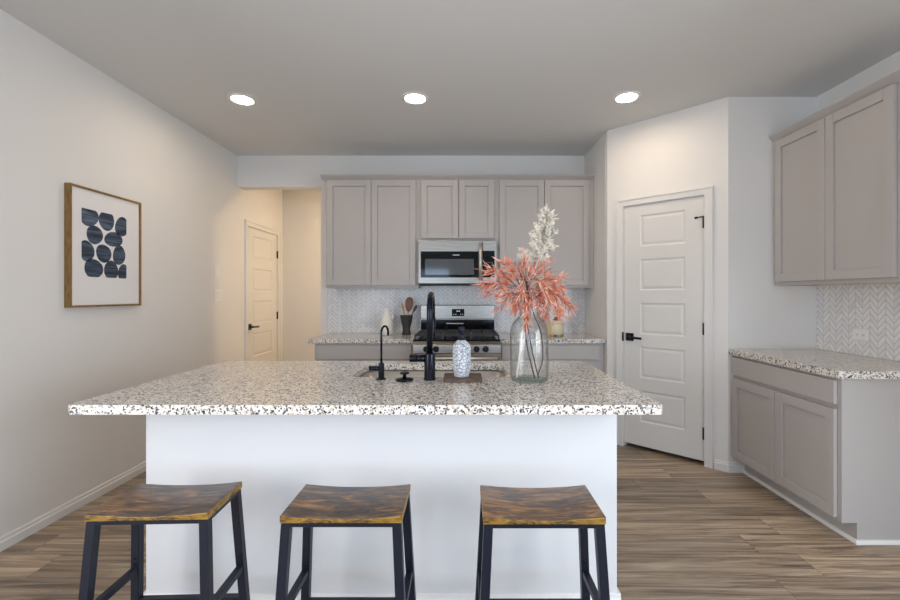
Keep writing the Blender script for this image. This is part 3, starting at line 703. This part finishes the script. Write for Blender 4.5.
# ================================================================ wall things
def plate(name, label, w_, h_, rockers):
    t = thing(name, label, 'light switch')
    B('cover_plate', 'plastic_white', t, (-w_/2, w_/2, -.006, 0, -h_/2, h_/2), bevel=.003)
    for rx in rockers:
        B('rocker', 'plastic_white', t, (rx-.016, rx+.016, -.0095, -.0062, -.033, .033), bevel=.0015)
    return t
t = plate('light_switch', 'upper narrow white switch plate on the left wall by the hall', .073, .117, [0]); t.location = (XL, 4.07, 1.52); t.rotation_euler = (0,0,PI/2)
t = plate('light_switch', 'lower wide white double switch plate on the left wall by the hall', .118, .117, [-.023, .023]); t.location = (XL, 4.10, 1.287); t.rotation_euler = (0,0,PI/2)
t = thing('power_outlet', 'white power outlet set sideways in the right wall tiles', 'power outlet', (XR-.0082, 2.775, 1.034), -PI/2)
B('cover_plate', 'plastic_white', t, (-.058, .058, -.006, 0, -.036, .036), bevel=.003)
B('receptacle', 'plastic_white', t, (-.036, .036, -.0085, -.0062, -.017, .017), bevel=.002)
for sx in (-.026, -.016, .016, .026): B('slot', 'dark', t, (sx-.001, sx+.001, -.0089, -.0086, -.006, .006))

# framed ink picture on the left wall; local x along +Y of the room, -y out of the wall
t = thing('framed_picture', 'framed print of dark blue pebble shapes on the left wall', 'picture', (XL, 2.795, 1.585), PI/2)
fw, fh, fd, ft = .560, .735, .036, .013
B('frame', 'frame', t, (-fw/2, -fw/2+ft, -fd, 0, -fh/2, fh/2), (fw/2-ft, fw/2, -fd, 0, -fh/2, fh/2), (-fw/2+ft, fw/2-ft, -fd, 0, -fh/2, -fh/2+ft), (-fw/2+ft, fw/2-ft, -fd, 0, fh/2-ft, fh/2), bevel=.001, label='thin golden wood frame')
B('mat_board', 'mat_board', t, (-fw/2+ft, fw/2-ft, -.026, -.001, -fh/2+ft, fh/2-ft), label='white mat board')
pw, ph = .348, .418; pxc, pzc = -.021, 1.614-1.585
mb = MB(); mb.box(pxc-pw/2, pxc+pw/2, -.0268, -.0262, pzc-ph/2, pzc+ph/2)
ov = [(.15,.10,.20,.15,-8), (.53,.115,.175,.155,10), (.89,.165,.165,.165,25), (.27,.365,.175,.14,10), (.69,.39,.215,.115,-5),
      (.105,.62,.155,.155,-12), (.465,.63,.175,.135,35), (.82,.63,.15,.16,10), (.25,.875,.20,.145,10), (.635,.88,.165,.15,-10), (.92,.90,.125,.135,20)]
for u, v, a, b, rot in ov:
    pts = []; rot = math.radians(rot)
    for k in range(28):
        th = 2*PI*k/28; w_ = 1+.03*math.sin(3*th+u*9)
        ex, ez = a*pw*math.cos(th)*w_, b*ph*math.sin(th)*w_
        X = u*pw + ex*math.cos(rot) - ez*math.sin(rot); Z = v*ph + ex*math.sin(rot) + ez*math.cos(rot)
        pts.append((min(max(X, 0), pw), min(max(Z, 0), ph)))
    clean = []
    for p in pts:
        if not clean or (abs(p[0]-clean[-1][0])+abs(p[1]-clean[-1][1])) > 1e-4: clean.append(p)
    mb.poly([(pxc-pw/2+X, -.0272, pzc+ph/2-Z) for X, Z in clean], 1)
mb.build('print', ['mat_board', 'ink'], t)['label'] = 'ink print of dark blue pebble shapes'

# ================================================================ bar stools
def make_stool(label, loc, seat='seat'):
    t = thing('bar_stool', label, 'bar stool', loc, 0, 'rustic saddle-seat bar stools')
    W, D, ZT, TH = .1885, .1125, .612, .023
    mb = MB(); nx = 16; grid = []
    for j, y in enumerate((-D, D)):
        grid.append([[mb.bm.verts.new((-W+2*W*i/nx, y, z)) for i in range(nx+1)] for z in (ZT-TH, None or 0)])
    for j in range(2):
        for i in range(nx+1): u = -1+2*i/nx; grid[j][1][i].co.z = ZT - .0105*(1-u*u)
    for i in range(nx):
        f = mb.bm.faces.new((grid[0][1][i], grid[0][1][i+1], grid[1][1][i+1], grid[1][1][i])); f.smooth = True; f.material_index = 0
        mb.bm.faces.new((grid[0][0][i], grid[1][0][i], grid[1][0][i+1], grid[0][0][i+1])).material_index = 0
        for j in range(2): mb.bm.faces.new((grid[j][0][i], grid[j][0][i+1], grid[j][1][i+1], grid[j][1][i])).material_index = 1
    for i in (0, nx): mb.bm.faces.new((grid[0][0][i], grid[1][0][i], grid[1][1][i], grid[0][1][i])).material_index = 1
    mb.build('seat', [seat, 'seat_edge'], t, .002, 2)
    zt = ZT-TH-.0005; ix, iy = W-.017, D-.017; sx, sy = .030, .036     # splay to the floor
    fr = MB()
    for a, b in (((-ix,-iy),(ix,-iy)), ((-ix,iy),(ix,iy)), ((-ix,-iy),(-ix,iy)), ((ix,-iy),(ix,iy))): fr.bar((*a, zt-.007), (*b, zt-.007), .026, .013)
    fr.build('seat_frame', 'matte_black', t, .001, 1)
    def at(qx, qy, z): k = (zt-z)/zt; return Vector((qx*(ix+sx*k), qy*(iy+sy*k), z))
    for qx in (-1, 1):
        for qy in (-1, 1):
            mb = MB(); a = at(qx, qy, zt-.0005); b = at(qx, qy, 0.0); c = .028/2
            va = [mb.bm.verts.new(a+Vector((dx*c, dy*c, 0))) for dx, dy in ((-1,-1),(1,-1),(1,1),(-1,1))]; vb = [mb.bm.verts.new(b+Vector((dx*c, dy*c, 0))) for dx, dy in ((-1,-1),(1,-1),(1,1),(-1,1))]
            for k in range(4): mb.bm.faces.new((va[k], va[(k+1)%4], vb[(k+1)%4], vb[k]))
            mb.bm.faces.new(va); mb.bm.faces.new(vb[::-1]); l = mb.build('leg', 'matte_black', t, .0015, 1)
            mb = MB()
            for z in (.326, .345):
                p = at(qx, qy, z) + Vector((0, -c-.0002, 0)); mb.tube([p, p+Vector((0,-.003,0))], .0045, 8)
            mb.build('screw', 'black_metal', l) if qy == 1 else mb.bm.free()
    for qx in (-1, 1):
        mb = MB(); mb.bar(at(qx,-1,.302)+Vector((0,.014,0)), at(qx,1,.302)-Vector((0,.0145,0)), .022); mb.build('side_stretcher', 'matte_black', t, .001, 1)
    for qy in (-1, 1):
        mb = MB(); mb.bar(at(-1,qy,.18)+Vector((.014,0,0)), at(1,qy,.18)-Vector((.014,0,0)), .022); mb.build('footrest', 'matte_black', t, .001, 1)
    return t
make_stool('rustic wooden bar stool with black legs at the left end of the island', (-.988, 1.4475, 0)).rotation_euler = (0, 0, .035)
make_stool('rustic wooden bar stool with black legs at the middle of the island', (-.374, 1.432, 0))
make_stool('rustic wooden bar stool with black legs at the right end, orange-streaked seat', (.253, 1.425, 0), 'seat_orange')
